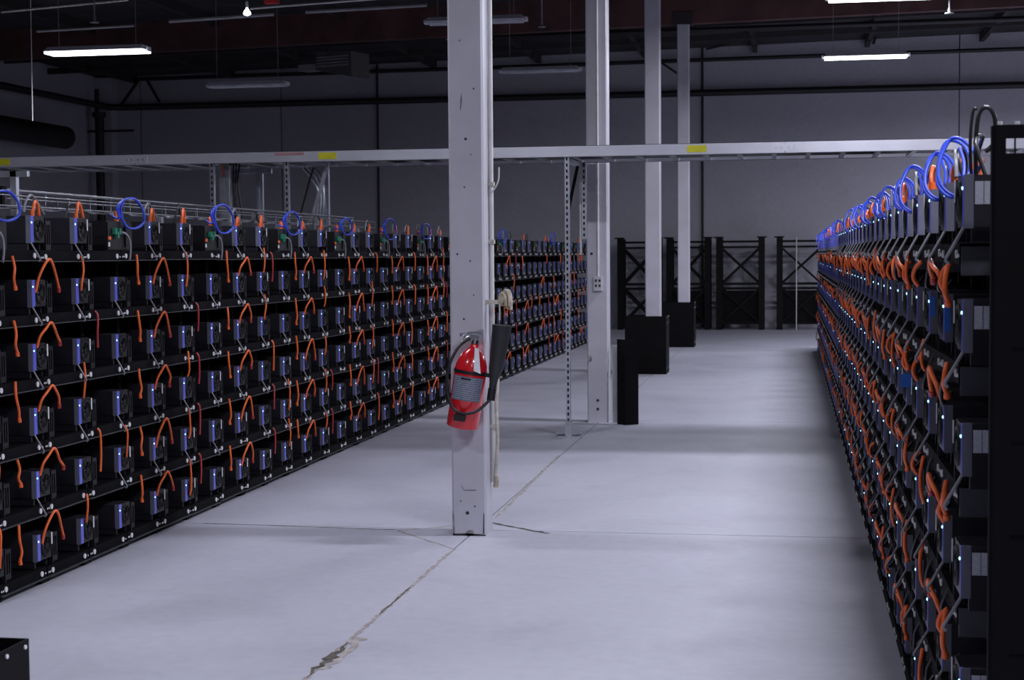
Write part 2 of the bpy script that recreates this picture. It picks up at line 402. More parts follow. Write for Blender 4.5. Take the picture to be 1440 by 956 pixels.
hn = ob('horn', MB().tube([(.152,-.06,.22),(.150,-.05,.29),(.148,-.04,.33),(.150,-.03,.37),(.148,-.02,.59),(.146,-.02,.625)], .03, 14, rads=[.02,.022,.03,.042,.056,.058]).mesh('horn', 'horn_black'), t)
ob('horn_grip', MB().tube([(.153,-.07,.19),(.152,-.065,.26)], .024, 10).mesh('horn_grip', 'rubber'), hn)
t = root('hanging_bracket', (PX, y1 - .104, 1.19), 'small grey metal bracket holding the fire extinguisher on the nearest pillar', 'bracket')
ob('plate', MB().box(.07, .098, -.008, 0, -.12, .03).mesh('plate', 'galvanised'), t)
ob('arm', MB().bar((.085, -.008, .015), (-.015, -.13, .005), .012, .02).mesh('arm', 'galvanised'), t)
ob('brace', MB().bar((.085, -.008, -.10), (.0, -.12, .0), .01, .012).mesh('brace', 'galvanised'), t)

# ------------------------------------------------------------------ black guard boxes around the pillar feet
def guard_box(k, label):
    yf = PY0 + PDY*k - .104 - .012                     # front plate just before the pillar face
    t = root('pillar_guard', (-1.97, yf, 0), label, 'guard', 'black guards round the pillar feet')
    h = .80; a = .285; th = .004; dp = .545
    for nm, b in (('front_plate', (-a, a, 0, th)), ('back_plate', (-a, a, dp - th, dp)), ('side_plate', (a - th, a, th, dp - th)), ('side_plate', (-a, -a + th, th, dp - th))):
        p = ob(nm, MB().box(b[0], b[1], b[2], b[3], 0, h).mesh(nm, 'guard_black'), t)
        if nm == 'side_plate' and b[0] > 0:
            for yy in (.04, .27, .44, .525):
                for z in (.08, .70, .785):
                    mb = MB(); mb.cyl((a, yy, z), (a + .003, yy, z), .005, 8); ob('bolt', mb.mesh('bolt', 'bolt_white'), p)
guard_box(0, 'black metal guard box, only its corner showing at the near left edge')
guard_box(3, 'wide black guard box at the foot of the third pillar')
guard_box(4, 'black guard box at the foot of the farthest pillar')
t = root('angle_guard', (-1.575, 15.38, 0), 'narrow black folded guard plate standing beside the pillar with the outlet', 'guard', 'black guards round the pillar feet')
t.rotation_euler = (0, 0, math.radians(40))
ob('plate', MB().box(0, .155, 0, .004, 0, .83).mesh('plate', 'guard_black'), t)
ob('plate', MB().box(0, .004, .004, .14, 0, .83).mesh('plate', 'guard_black'), t)
tag(ob('plank', MB().box(-1.725, -1.655, 15.60, 15.625, 0, .76).mesh('plank', 'board_grey')), 'pale upright board between the outlet pillar and the black folded plate', 'board')

# ------------------------------------------------------------------ the two rows of racks and their units
PITCH = .50
LIPZ = [1.693 - .3215 * k for k in range(6)]            # shelf tops, top shelf first
TIER = ['top', 'second', 'third', 'fourth', 'fifth', 'bottom']
XLF, XRF = -3.74, .44
NL, NR = 46, 46
YL0, YR0 = 7.07, 4.377
UOFF = -.10; RDZ = -.02                                # right rack stands a little lower
def S(side, out, y, z): return (side * out, y, z)     # side +1: faces +X (left row), -1: faces -X (right row)

def rack_meshes(s):
    D = {}
    def bx(mb, o0, o1, y0, y1, z0, z1): return mb.box(s*o0, s*o1, y0, y1, z0, z1)
    g = .006
    mb = MB(); bx(mb, -.56, -.004, g, PITCH - g, -.008, 0); bx(mb, -.004, 0, g, PITCH - g, -.055, 0)
    if s > 0: mb.box(0, .016, g, PITCH - g, -.055, -.051, 1)  # lower lip, its lighter grey stands for light caught along it
    bx(mb, -.56, -.556, g, PITCH - g, -.055, 0)
    D['shelf'] = mb.mesh('shelf', 'rack_grey', 'flange_lit_grey')
    mb = MB()
    for y in (.061, PITCH - .061):
        mb.cyl(S(s, 0, y, -.028), S(s, .005, y, -.028), .0145 if s > 0 else .011, 8)
    for y in (.018, .034, PITCH - .02):
        mb.cyl(S(s, 0, y, -.032), S(s, .003, y, -.032), .005, 6)
    D['bolts'] = mb.mesh('bolt_heads', 'bolt_white')
    mb = MB(); bx(mb, -.285, -.245, -.02, .02, 0, 1.68); D['post'] = mb.mesh('post', 'rack_black')
    mb = MB(); bx(mb, -.56, -.52, -.02, .02, 0, 1.68); D['rear_post'] = mb.mesh('rear_post', 'rack_black')
    mb = MB(); bx(mb, -.07, -.01, -.045, .045, 0, .012); mb.cyl(S(s, -.04, 0, .012), S(s, -.04, 0, .03), .018, 8)
    D['foot'] = mb.mesh('foot', 'rack_black')
    mb = MB(); bx(mb, -.10, -.004, -.0035, .0035, -.085, -.008); D['bracket'] = mb.mesh('shelf_bracket', 'bracket_slate')
    mb = MB(); bx(mb, -.575, -.565, .004, PITCH - .004, .03, 1.80); D['back'] = mb.mesh('bay_blackout', 'rack_black')  # black sheets added behind the bays so the shelf gaps read dark
    return D
def build_rack(s, xf, y0, n, label):
    D = rack_meshes(s); t = root('equipment_rack', (xf, y0, 0), label, 'rack', 'black equipment racks along the aisle')
    for i in range(n + 1):
        ob('post', D['post'], t, (0, i * PITCH, 0)); ob('rear_post', D['rear_post'], t, (0, i * PITCH, 0)); ob('foot', D['foot'], t, (0, i * PITCH, 0))
    for i in range(n):
        ob('bay_blackout', D['back'], t, (0, i * PITCH, 0))
        for z in [q + (RDZ if s < 0 else 0) for q in LIPZ]:
            sh = ob('shelf', D['shelf'], t, (0, i * PITCH, z + random.uniform(-.003, .003)))
            tag(ob('bolt_heads', D['bolts'], sh), kind='stuff')
            if s < 0 and i < 14: ob('shelf_bracket', D['bracket'], sh)
    return t
build_rack(1, XLF, YL0, NL, 'long black shelved rack of glowing computers on the left of the aisle')
build_rack(-1, XRF, YR0, NR, 'long black shelved rack of glowing computers on the right of the aisle')

FANM = {}
def unit_meshes(s):
    D = {}
    def bx(mb, o0, o1, y0, y1, z0, z1, mi=0): return mb.box(s*o0, s*o1, y0, y1, z0, z1, mi)
    mb = MB(); bx(mb, -.19, -.006, 0, .15, .036, .172)
    bx(mb, -.18, -.02, .005, .02, 0, .036); bx(mb, -.18, -.02, .13, .145, 0, .036)
    D['case'] = mb.mesh('case', 'case_black')
    mb = MB(); bx(mb, -.024, -.0005, -.002, 0, .034, .174); D['bezel'] = mb.mesh('side_panel', 'bezel_slate')
    mb = MB(); bx(mb, -.006, .0022, .0, .032 if s > 0 else .016, .038, .172)      # strip on the near front edge, blue LED light put into its colour
    D['trim'] = mb.mesh('corner_trim', 'trim_lit_blue')
    mb = MB(); mb.tube([S(s, .001, .008, .138), S(s, .0045, .007, .138)], .0042, 8); D['led'] = mb.mesh('indicator_light', 'led')
    mb = MB(); bx(mb, -.006, .001, .034, .148, .038, .170)       # fan face
    D['face'] = mb.mesh('front_panel', 'front_black')
    mb = MB(); N = 16; c = (.091, .104); vs = []
    for k in range(N):
        a = 2*math.pi*k/N
        for r, o in ((.044, .001), (.047, .008), (.053, .008), (.056, .001)): vs.append(S(s, o, c[0] + r*math.cos(a), c[1] + r*math.sin(a)))
    mb._add(vs, [(4*k+j, 4*((k+1) % N)+j, 4*((k+1) % N)+j+1, 4*k+j+1) for k in range(N) for j in range(3)], 0, True)
    mb.cyl(S(s, .001, *c), S(s, .007, *c), .016, 10)
    for k in range(7):
        a = 2*math.pi*k/7; b = a + .5
        mb.quad([S(s, .002, c[0]+.015*math.cos(a), c[1]+.015*math.sin(a)), S(s, .002, c[0]+.044*math.cos(a), c[1]+.044*math.sin(a)),
                 S(s, .006, c[0]+.044*math.cos(b), c[1]+.044*math.sin(b)), S(s, .006, c[0]+.015*math.cos(b), c[1]+.015*math.sin(b))])
    D['fan'] = mb.mesh('fan', 'fan_black')
    mb = MB(); bx(mb, -.17, -.02, .165, .262, .0, .150)
    for k in range(4): bx(mb, -.02, -.014, .175 + .022*k, .181 + .022*k, .03, .13)
    bx(mb, -.02, .004, .160, .166, .0, .165)
    D['psu'] = mb.mesh('power_supply', 'psu_black')
    mb = MB(); bx(mb, .0085, .0105, .136, .147, .105, .166); D['label'] = mb.mesh('label_strip', 'label_white')
    mb = MB(); mb.tube([S(s, -.002, .004, .040), S(s, .012, .006, .014), S(s, .043, .012, -.042), S(s, .044, .013, -.048), S(s, .036, .014, -.056)], .0042, 6)
    D['lead'] = mb.mesh('data_lead', 'grey_cord')
    for q in (0, 1):
        mb = MB(); bx(mb, -.048 - .023*q, -.027 - .023*q, -.0035, -.0005, .096, .155); D['code%d' % q] = mb.mesh('barcode_label', 'barcode')
    return D
UM = {1: unit_meshes(1), -1: unit_meshes(-1)}
def unit(s, x, y, z, label, j, kt):
    D = UM[s]
    t = root('mining_computer', (x, y, z), label, 'computer', 'computers on the racks')
    cs = ob('case', D['case'], t); ob('side_panel', D['bezel'], cs); tr = ob('corner_trim', D['trim'], t); ob('indicator_light', D['led'], tr)
    fp = ob('front_panel', D['face'], t); ob('fan', D['fan'], fp); ob('power_supply', D['psu'], t)
    if random.random() < .55: ob('label_strip', D['label'], fp)
    if kt < 5 and random.random() < .85: ob('data_lead', D['lead'], t)
    if s < 0 and j == 0:
        for q in (0, 1): ob('barcode_label', D['code%d' % q], t)
    return t
FAR = MB()                                             # units past the 300 that show largest
def far_unit(s, x, y, z):
    def bx(o0, o1, y0, y1, z0, z1, mi): FAR.box(x + s*o0, x + s*o1, y + y0, y + y1, z + z0, z + z1, mi)
    bx(-.19, -.026, 0, .15, 0.0, .172, 3); bx(-.026, -.006, 0, .15, 0.0, .172, 0); bx(-.006, .002, .0, .018 if s > 0 else .010, .038, .170, 1); FAR.box(x + s*.002, x + s*.004, y + .003, y + .011, z + .134, z + .142, 2 if random.random() < .3 else 1)
    bx(-.006, .002, .034, .148, .038, .170, 3); bx(-.17, -.018, .165, .262, 0, .15, 3)
    if random.random() < .5: bx(.002, .004, .118, .130, .095, .150, 4)
NEAR_L, NEAR_R = 28, 22
missing = {(1, i, 0) for i in range(0, 46, 3)}            # switches stand there instead
for s, x, y0, n, near in ((1, XLF, YL0, NL, NEAR_L), (-1, XRF, YR0, NR, NEAR_R)):
    for i in range(n):
        for k, z in enumerate([q + (RDZ if s < 0 else 0) for q in LIPZ]):
            y = y0 + i * PITCH + UOFF + random.uniform(-.006, .006)
            if (s, i, k) in missing: continue
            if i < near:
                where = ("on the left rack's %s shelf, %s column from photo edge" if s > 0 else "on the right rack's %s shelf, %s column behind end panel") % (TIER[k], ordw(i + 1))
                unit(s, x, y, z + .003, 'blue-edged computer ' + where, i, k)
            else: far_unit(s, x, y, z + .003)
tag(ob('distant_computers', FAR.mesh('distant_computers', 'bezel_slate', 'trim_lit_blue', 'led', 'front_black', 'label_white')),
    'rest of the small black computers toward the far ends of both racks', 'computers', kind='stuff')

# network switches among the top computers of the left rack
for i in range(0, 46, 3):
    y = YL0 + i*PITCH; z = LIPZ[0] + .003
    t = root('network_switch', (XLF, y, z), "black network switch on the left rack's top shelf, %s column from photo edge" % ordw(i + 1), 'switch', 'network switches on the left rack')
    ob('body', MB().box(-.20, -.012, -.17, .17, .0, .165).mesh('body', 'psu_black'), t)
    ob('face_plate', MB().box(-.012, -.004, -.165, .165, .005, .160).mesh('face_plate', 'front_black'), t)
    ob('status_light', MB().box(-.004, .004, -.165, -.140, .060, .078).mesh('status_light', 'orange_cord'), t)
    ob('port_button', MB().box(-.004, .002, -.165, -.150, .022, .045).mesh('port_button', 'bolt_white'), t)
    for q in range(3): ob('plug', MB().box(-.004, .016, -.105 + .03*q, -.083 + .03*q, .09 - .02*(q % 2), .125 - .02*(q % 2)).mesh('plug', 'green_plug'), t)
    ob('rib', MB().box(-.004, .002, .06, .066, .02, .15).mesh('rib', 'rack_grey'), t)

# ------------------------------------------------------------------ cords
CM = {'orange': 'orange_cord', 'red': 'red_cord', 'blue': 'blue_cord', 'grey': 'grey_cord', 'black': 'black_cord'}
CMI = list(CM)
FARC = MB()
def cord(name, s, x, y, z, P, r, colour, label, cat, group, near, n=6, plugs=()):
    if s < 0 and name == 'power_cord' and z < 1.65:    # shorter cords on the right row
        P = [(p[0], p[1], p[2]*.72) for p in P]
        plugs = [((a[0], a[1], a[2]*.72), (b[0], b[1], b[2]*.72), r_, m_) for a, b, r_, m_ in plugs]
    pts = spline(P, 4)
    if not near and random.random() < (.35 if y < 22 else .6): return
    if not near:
        FARC.tube([(x + s*p[0], y + p[1], z + p[2]) for p in spline(P, 2)], r, 4, CMI.index(colour)); return
    t = root(name, (x, y, z), label, cat, group)
    ob('lead', MB().tube([S(s, *p) for p in pts], r, n).mesh('lead', CM[colour]), t)
    for (a, b, pr, m) in plugs:
        ob('plug', MB().tube([S(s, *a), S(s, *b)], pr, 7).mesh('plug', m), t)
def rj(a): return random.uniform(-a, a)
ncord = 0
for s, x, y0, n, near in ((1, XLF, YL0, NL, 22), (-1, XRF, YR0, NR, 20)):
    sidew = 'left' if s > 0 else 'right'
    endw = 'from photo edge' if s > 0 else 'behind end panel'
    for i in range(n):
        for k in range(5):
            y = y0 + i * PITCH; z = LIPZ[k] - .055 + (RDZ if s < 0 else 0)
            c = ordw(i + 1); u = random.random()
            ph = (i - 1) % 3
            def lab(shape, colw='orange'): return "%s cord %s under %s rack's %s shelf, %s column %s" % (colw, shape, sidew, TIER[k], c, endw)
            if ph == 0:
                h = .115 + rj(.025) if s > 0 else .085 + rj(.02)
                P = [(.000, -.055, -h - .02), (.014, -.045, -h*.6), (.026, .0, -.015), (.030, .045, .012), (.028, .085, -.015), (.020, .135 + rj(.01), -h*.6), (.012, .165 + rj(.02), -h)]
                cord('power_cord', s, x, y, z, P, .0075, 'orange', lab('arching'), 'cord', 'orange power cords on the racks', i < near,
                     plugs=((P[-1], (P[-1][0]-.004, P[-1][1]+.008, P[-1][2]-.022), .011, 'red_cord'),)); ncord += i < near
            elif ph == 2:
                L = .16 + rj(.04); top = .03 + rj(.04)
                P = [(.012, .185, top), (.020, .183 + rj(.012), top - L*.4), (.020, .190 + rj(.012), top - L*.75), (.010, .205 + rj(.015), top - L)]
                cord('power_cord', s, x, y, z, P, .0075, 'orange', lab('hanging straight'), 'cord', 'orange power cords on the racks', i < near,
                     plugs=((P[-1], (P[-1][0], P[-1][1]+.006, P[-1][2]-.02), .0105, 'orange_cord'),)); ncord += i < near
                if u < .45 and k > 0 and i < 12 and s > 0:
                    P = [(.010, -.02, top + .03), (.022, -.015, -.01), (.022, -.02, -L*.5), (.008, -.005, -L)]
                    cord('power_cord', s, x, y, z, P, .006, 'orange', lab('hanging beside blue edge'), 'cord', 'orange power cords on the racks', i < near); ncord += i < near
            else:
                if u < .62:
                    L = .19 + rj(.06); top = .06 + rj(.05)
                    P = [(.012, -.04, top), (.022, -.045 + rj(.01), top - L*.4), (.020, -.055 + rj(.01), top - L*.8), (.010, -.05, top - L)]
                    cord('power_cord', s, x, y, z, P, .0065, 'orange', lab('dangling'), 'cord', 'orange power cords on the racks', i < near); ncord += i < near
                if u > .40 and s > 0:
                    L = .15 + rj(.05)
                    P = [(.002, .13, .05), (.016, .135, .02), (.018, .13 + rj(.01), -L*.5), (.010, .14, -L)]
                    cord('power_cord', s, x, y, z, P, .0065, 'red' if u < .8 else 'orange', lab('trailing', 'dark red' if u < .8 else 'orange'), 'cord', 'red power cords on the racks', i < near); ncord += i < near
            if s < 0 and i < 30 and ph != 0:           # right row: extra plug loops hanging forward
                if random.random() < .8:
                    P = [(.004, .20, .0), (.022, .215, -.03), (.028, .225 + rj(.01), -.075), (.012, .235, -.115)]
                    cord('power_cord', s, x, y, z, P, .0075, 'orange', lab('hooking forward'), 'cord', 'orange power cords on the racks', i < 12)
            if s < 0 and i < 9 and k < 5:
                P = [(-.01, .26, .05), (.012, .28, .0), (.016 + rj(.01), .33, -.06 + rj(.02)), (.006, .37, -.08), (-.02, .39, -.05)]
                cord('data_cable', s, x, y, z, P, .006, 'black', lab('drooping', 'black'), 'cable', 'black cables on the right rack', True)
print('individual cords', ncord)

# cords on top of the racks
ZTOP = LIPZ[0] + .172
ztop = ZTOP + RDZ
for s, x, y0, n, near in ((1, XLF, YL0, NL, 20), (-1, XRF, YR0, NR, 16)):
    sidew = 'left' if s > 0 else 'right'; endw = 'from photo edge' if s > 0 else 'behind end panel'
    for i in range(n):
        y = y0 + i * PITCH; c = ordw(i + 1); ztop = ZTOP + (RDZ if s < 0 else 0)
        def lab(a): return '%s on top of the %s rack, %s column %s' % (a, sidew, c, endw)
        ph = (i - 1) % 3
        # orange arch out of each top computer
        h = .075 + rj(.02)
        dx = 0 if s > 0 else rj(.022) - .015
        P = [(-.012 + dx, -.045, -.005), (-.008 + dx, -.04, h*.55), (-.02 + dx*2, .005, h), (-.03 + dx*2, .05, h*.75), (-.035 + dx*2, .075 + rj(.02), h*.1)]
        if ph != 2:
            cord('power_cord', s, x, y, ztop, P, .0085 if s > 0 else .0065, 'orange', lab('orange cord arching'), 'cord', 'orange cords on top of the racks', i < near,
                 plugs=((P[0], (P[0][0], P[0][1], .03), .011, 'orange_cord'), (P[-1], (P[-1][0], P[-1][1], -.02), .011, 'red_cord')))
        else:
            cord('power_cord', s, x, y, ztop, [(-.05, .06, -.01), (-.05, .065, .03), (-.06, .075, .05)], .013, 'orange', lab('stubby orange plug lead'), 'cord', 'orange cords on top of the racks', i < near)
        # blue coil
        if ph == 2 or (s < 0 and ph == 0):
            rr = .085 + rj(.015); turns = 2.2; P = []
            nn = 20
            for q in range(nn + 1):
                a = math.radians(200) - q / nn * turns * 2 * math.pi
                wv = 1.15 + .25*math.sin(q*1.3)
                if s > 0: P.append((.02 + .012*q/nn + .02*math.cos(a), .10 + rr*1.55*math.cos(a)*wv*.85, .042 + rr*math.sin(a)))
                else: P.append((.0 + rr*.42*math.cos(a)*wv, .06 + .22*q/nn + .06*math.sin(a), .035 + rr*.9*math.sin(a)))
            P = [(-.05, -.02, .03)] + P
            cord('network_cable', s, x, y, ztop, P, .0062 if s > 0 else .005, 'blue', lab('blue cable coil'), 'cable', 'blue network cable coils', i < near)
        # grey arch
        if ph == 0 or (s > 0 and random.random() < .3):
            h = .11 + rj(.015)
            P = [(-.03, -.10, .02), (-.03, -.075, h*.7), (-.035, -.01, h), (-.05, .08, h*.75), (-.05, .16, .015)]
            cord('sensor_cable', s, x, y, ztop, P, .0065, 'grey', lab('grey cable arching'), 'cable', 'grey cables on top of the racks', i < near)
        # black arch
        if s < 0 or ph == 1:
            h = .10 + rj(.03)
            P = [(-.06, -.08, -.01), (-.05 + rj(.02), -.05, h*.8), (-.06, .03, h), (-.07 + rj(.02), .13, h*.6), (-.07, .19, -.005)]
            cord('data_cable', s, x, y, ztop, P, .006, 'black', lab('black cable arching'), 'cable', 'black cables on top of the racks', i < near)
        # grey lead curling down the front of a top computer
        if ph == 2 and s > 0:
            P = [(.004, .0, -.065), (.012, .045, -.075), (.016, .085, -.11), (.014, .10, -.17), (.006, .10, -.23)]
            cord('sensor_cable', s, x, y, ztop, P, .006, 'grey', lab('grey lead curling down'), 'cable', 'grey leads on the left rack', i < near)
tag(ob('distant_cords', FARC.mesh('distant_cords', *[CM[c] for c in CMI])), 'rest of the orange, red and blue cords toward the far rack ends', 'cords', kind='stuff')

# tall black loop beside the end panel
t = root('cable_loop', (XRF + .048, YR0 - .03, ztop - .01), 'tall black cable loop standing up next to the black end panel', 'cable')
ob('lead', MB().tube(spline([(-.01, 0, -.02), (-.012, 0, .10), (-.004, 0, .175), (.018, 0, .19), (.036, 0, .16), (.034, .0, .10), (.012, .0, .075)], 5), .006, 8).mesh('lead', 'black_cord'), t)
ob('second_turn', MB().tube(spline([(-.02, .02, -.02), (-.024, .02, .10), (-.018, .02, .18), (-.008, .02, .19)], 5), .0045, 8).mesh('second_turn', 'black_cord'), t)

# strips of blue tape on right-hand computers
for i, x0, x1, z0, z1, lb in ((1, .4385, .4545, 1.42, 1.49, 'narrow blue tape strip on a second shelf computer, nearer one, right rack'), (2, .4385, .4535, 1.445, 1.51, 'narrow blue tape strip on a second shelf computer, farther one, right rack'),
                          (4, .415, .468, 1.135, 1.185, 'square blue tape patch on a third shelf computer, right rack')):
    y = YR0 + i*PITCH + UOFF
    tag(ob('tape_strip', MB().box(x0, x1, y - .012, y - .0105, z0, z1).mesh('tape_strip', 'blue_tape')), lb, 'tape', 'blue tape on the right rack')

# ------------------------------------------------------------------ black end panel of the right rack
EPY = 3.85
t = root('end_panel', (0, EPY, 0), 'tall black end panel of the right rack with a slot near its top', 'panel')
a, b = .466, 1.04
ob('lower_plate', MB().box(a, b, 0, .003, .03, 1.876).mesh('lower_plate', 'guard_black'), t)
ob('top_plate', MB().box(a, b, 0, .003, 1.910, 1.942).mesh('top_plate', 'guard_black'), t)
ob('slot_side', MB().box(a, .489, 0, .003, 1.876, 1.910).mesh('slot_side', 'guard_black'), t)
for q in (.507, .56, .64, .72, .80, .88, .96): ob('slot_bar', MB().box(q, q + .004, 0, .003, 1.876, 1.910).mesh('slot_bar', 'guard_black'), t)
ob('edge_post', MB().box(a - .008, a, .0, .03, 0, 1.94).mesh('edge_post', 'rack_grey'), t)
ob('rear_post', MB().box(b, b + .03, 0, .03, 0, 1.94).mesh('rear_post', 'rack_black'), t)
for q in (a + .010, a + .048, a + .15):
    mb = MB(); mb.cyl((q, .008, 1.942), (q, .008, 1.950), .006, 8); ob('bolt', mb.mesh('bolt', 'bolt_white'), t)
for z in (1.20, 1.42, .98, .70): ob('slot_rib', MB().box(a + .040, a + .14, -.003, 0, z, z + .006).mesh('slot_rib', 'rack_grey'), t)
for z in LIPZ: ob('tie_bar', MB().box(.53, .56, .03, YR0 - EPY, z - .05, z - .01).mesh('tie_bar', 'rack_grey'), t)

# ------------------------------------------------------------------ overhead cable ladder crossing the aisle
TY = 14.35; TZ0, TZ1 = 2.53, 2.632; TW = .95
t = root('cable_tray', (0, TY, 0), 'long shiny metal cable tray spanning the aisle overhead', 'cable tray')
def rail(x0, x1, y, face):
    mb = MB(); mb.box(x0, x1, y, y + .004, TZ0, TZ1); q = face * .03
    mb.box(x0, x1, y, y + q, TZ1 - .004, TZ1); mb.box(x0, x1, y, y + q, TZ0, TZ0 + .004); return mb.mesh('side_rail', 'tray_metal')
cuts = [-9.5, -6.1, -2.82, -.05, 2.9, 6.2]
for u, v in zip(cuts[:-1], cuts[1:]):
    r = ob('side_rail', rail(u + .002, v - .002, 0, 1), t); ob('side_rail', rail(u + .002, v - .002, TW, 1), t)
for u in cuts[1:-1]:
    sp = ob('splice_plate', MB().box(u - .12, u + .12, -.004, 0, TZ0 + .020, TZ1 - .020).mesh('splice_plate', 'tray_metal'), t)
    for dx in (-.08, -.03, .03, .08):
        mb = MB(); mb.cyl((u + dx, -.004, TZ0 + .05), (u + dx, -.010, TZ0 + .05), .009, 8); ob('bolt', mb.mesh('bolt', 'galvanised'), sp)
x = -9.3
me = MB().box(-.02, .02, .004, TW, TZ0 + .004, TZ0 + .028).mesh('rung', 'pipe_grey')
while x < 6.1: ob('rung', me, t, (x, 0, 0)); x += .305
me = MB().box(-.085, .085, -.0065, 0, TZ0 + .015, TZ0 + .075).mesh('warning_sticker', 'sticker_yellow')
for px in (3, 461, 980): ob('warning_sticker', me, t, (pX(px, TY), 0, 0.008))
x = pX(408, TY)
ob('maker_sticker', MB().box(-.14, .14, -.006, 0, TZ0 + .065, TZ0 + .09).mesh('maker_sticker', 'sticker_red'), t, (x, 0, 0))
# cables lying side by side in the tray
for q in range(17):
    yy = .045 + .052*q; rr = .024 if q % 5 else .018; cm = 'grey_cord' if q == 4 else 'blue_cord' if q == 9 else 'black_cord'
    P = [(-9.4 + 15.4*k/16, TY + yy + .004*math.sin(k*1.7 + q), TZ0 + .030 + rr) for k in range(17)]
    nm = {4: 'grey', 9: 'blue'}.get(q, 'black')
    tag(ob('tray_cable', MB().tube(P, rr, 6).mesh('tray_cable', cm)), '%s cable lying in the overhead tray, %s from its front rail' % (nm, ordw(q + 1)), 'cable', 'cables in the overhead tray')

# ------------------------------------------------------------------ perforated struts holding the tray
def strut(x, y, z0, z1, label, foot=True, w=.041, brace=None):
    t = root('strut_post', (x, y, 0), label, 'strut', 'perforated struts under the cable tray')
    mb = MB(); h = w / 2                               # C-channel with a slotted face toward the camera
    mb.box(-h, -h + .003, 0, w, z0, z1); mb.box(h - .003, h, 0, w, z0, z1)
    mb.box(-h + .003, -.008, 0, .003, z0, z1); mb.box(.008, h - .003, 0, .003, z0, z1)
    z = z0
    while z < z1 - .03:
        mb.box(-.008, .008, 0, .003, z, min(z + .026, z1)); z += .055
    ob('channel', mb.mesh('channel', 'galvanised'), t)
    ob('channel_back', MB().box(-h + .003, h - .003, w - .004, w - .001, z0, z1).mesh('channel_back', 'pipe_black'), t)
    if foot:
        f = ob('base_plate', MB().box(-.11, .11, -.06, .10, 0, .010).mesh('base_plate', 'galvanised'), t)
        ob('socket', MB().box(-.028, .028, -.006, w + .006, .010, .14).mesh('socket', 'galvanised'), f)
    return t
sx = pX(798, 14.37, 400)
t = strut(sx, 14.37, .0, TZ0, 'tall perforated strut standing on the aisle floor under the tray')
ob('cross_arm', MB().box(-.02, .02, .04, .74, TZ0 - .045, TZ0 - .004).mesh('cross_arm', 'galvanised'), t)
ob('diagonal_brace', MB().bar((.0, .06, TZ0 - .50), (.02, .60, TZ0 - .05), .03, .012).mesh('diagonal_brace', 'rack_black'), t)
xx = pX(821, 15.2)
t = strut(xx, 15.20, 1.80, TZ0, 'short perforated strut hanging from the tray beside the outlet pillar', foot=False)
ob('outer_strip', MB().box(-.045, -.025, .02, .03, 1.65, TZ0).mesh('outer_strip', 'conduit_white'), t)
strut(pX(298, 14.37), 14.37, 0, TZ0, 'perforated strut beside the wide grey duct behind the left rack')
strut(pX(403, 14.37), 14.37, 0, TZ0, 'lone perforated strut behind the left rack, between duct and bent pipes')
t = root('strut_post', (pX(365, 15.2), 15.20, 0), 'plain narrow strut with a T head behind the left rack', 'strut', 'perforated struts under the cable tray')
ob('channel', MB().box(-.03, -.012, 0, .04, 0, TZ0 - .05).box(.012, .03, 0, .04, 0, TZ0 - .05).box(-.012, .012, .03, .04, 0, TZ0 - .05).mesh('channel', 'galvanised'), t)
ob('head_bar', MB().box(-.42, .12, 0, .04, TZ0 - .05, TZ0 - .002).mesh('head_bar', 'galvanised'), t)
t = root('strut_post', (pX(461, 15.2), 15.1, 0), 'wide grey channel post behind the bent conduits', 'strut', 'perforated struts under the cable tray')
ob('channel', MB().box(-.035, -.010, 0, .05, 0, TZ0 - .002).box(.010, .035, 0, .05, 0, TZ0 - .002).box(-.010, .010, .04, .05, 0, TZ0 - .002).mesh('channel', 'galvanised'), t)
t = root('wire_duct', (pX(314, 14.6), 14.62, 0), 'wide pale metal duct rising behind the left rack to the tray', 'duct')
ob('trunk', MB().box(-.05, .05, 0, .08, 0, TZ0 - .002).mesh('trunk', 'galvanised'), t)
ob('cover_seam', MB().box(-.002, .002, -.003, 0, 0, TZ0 - .01).mesh('cover_seam', 'pipe_grey'), t)
ob('orange_tie', MB().box(-.006, .006, -.02, -.014, TZ0 - .10, TZ0 + .07).mesh('orange_tie', 'orange_cord'), t)
for q in range(4):
    xx = pX(325 + 3*q, 14.7)
    P = [(xx - .01, 14.70 + .03*(q % 2), .3), (xx, 14.70 + .03*(q % 2), 1.7), (xx + .012*(q-1), 14.72 + .03*(q % 2), 2.0), (xx - .01, 14.74, 2.35), (xx - .02, 14.74 + .03*q, 2.58)]
    tag(ob('riser_cable', MB().tube(spline(P), .009, 7).mesh('riser_cable', 'black_cord')), 'thick black cable beside the pale duct behind the left rack, %s from left' % ORD[q], 'cable', 'black riser cables behind the left rack')
# bent conduits
for q in range(3):
    x0 = pX(430 + 7*q, 14.8); x1 = pX(445 + 4*q, 14.8)
    P = [(x0 - .02, 14.80, 2.50), (x0 + .04, 14.80, 2.43), (x1 - .02 + .03, 14.80, 2.30), (x1 + .01, 14.80, 2.12), (x1 - .015, 14.80, 1.95), (x1 - .02, 14.8, 1.70), (x1 - .02, 14.8, .2)]
    tag(ob('bent_conduit', MB().tube(spline(P), .013, 8).mesh('bent_conduit', 'galvanised')), ['left one of the bent metal conduits under the tray', 'middle one of the bent metal conduits under the tray', 'right one of the bent metal conduits under the tray'][q], 'conduit', 'bent conduits')
P = [(pX(436, 14.6), 14.72, 2.50), (pX(426, 14.6), 14.72, 2.28), (pX(414, 14.6), 14.72, 1.95), (pX(412, 14.6), 14.72, 1.4)]
tag(ob('drop_cable', MB().tube(spline(P), .010, 6).mesh('drop_cable', 'black_cord')), 'single slanting black cable left of the bent conduits', 'cable')
t = root('angle_brace', (0, 0, 0), 'slanting perforated metal brace against the bent conduits', 'brace')
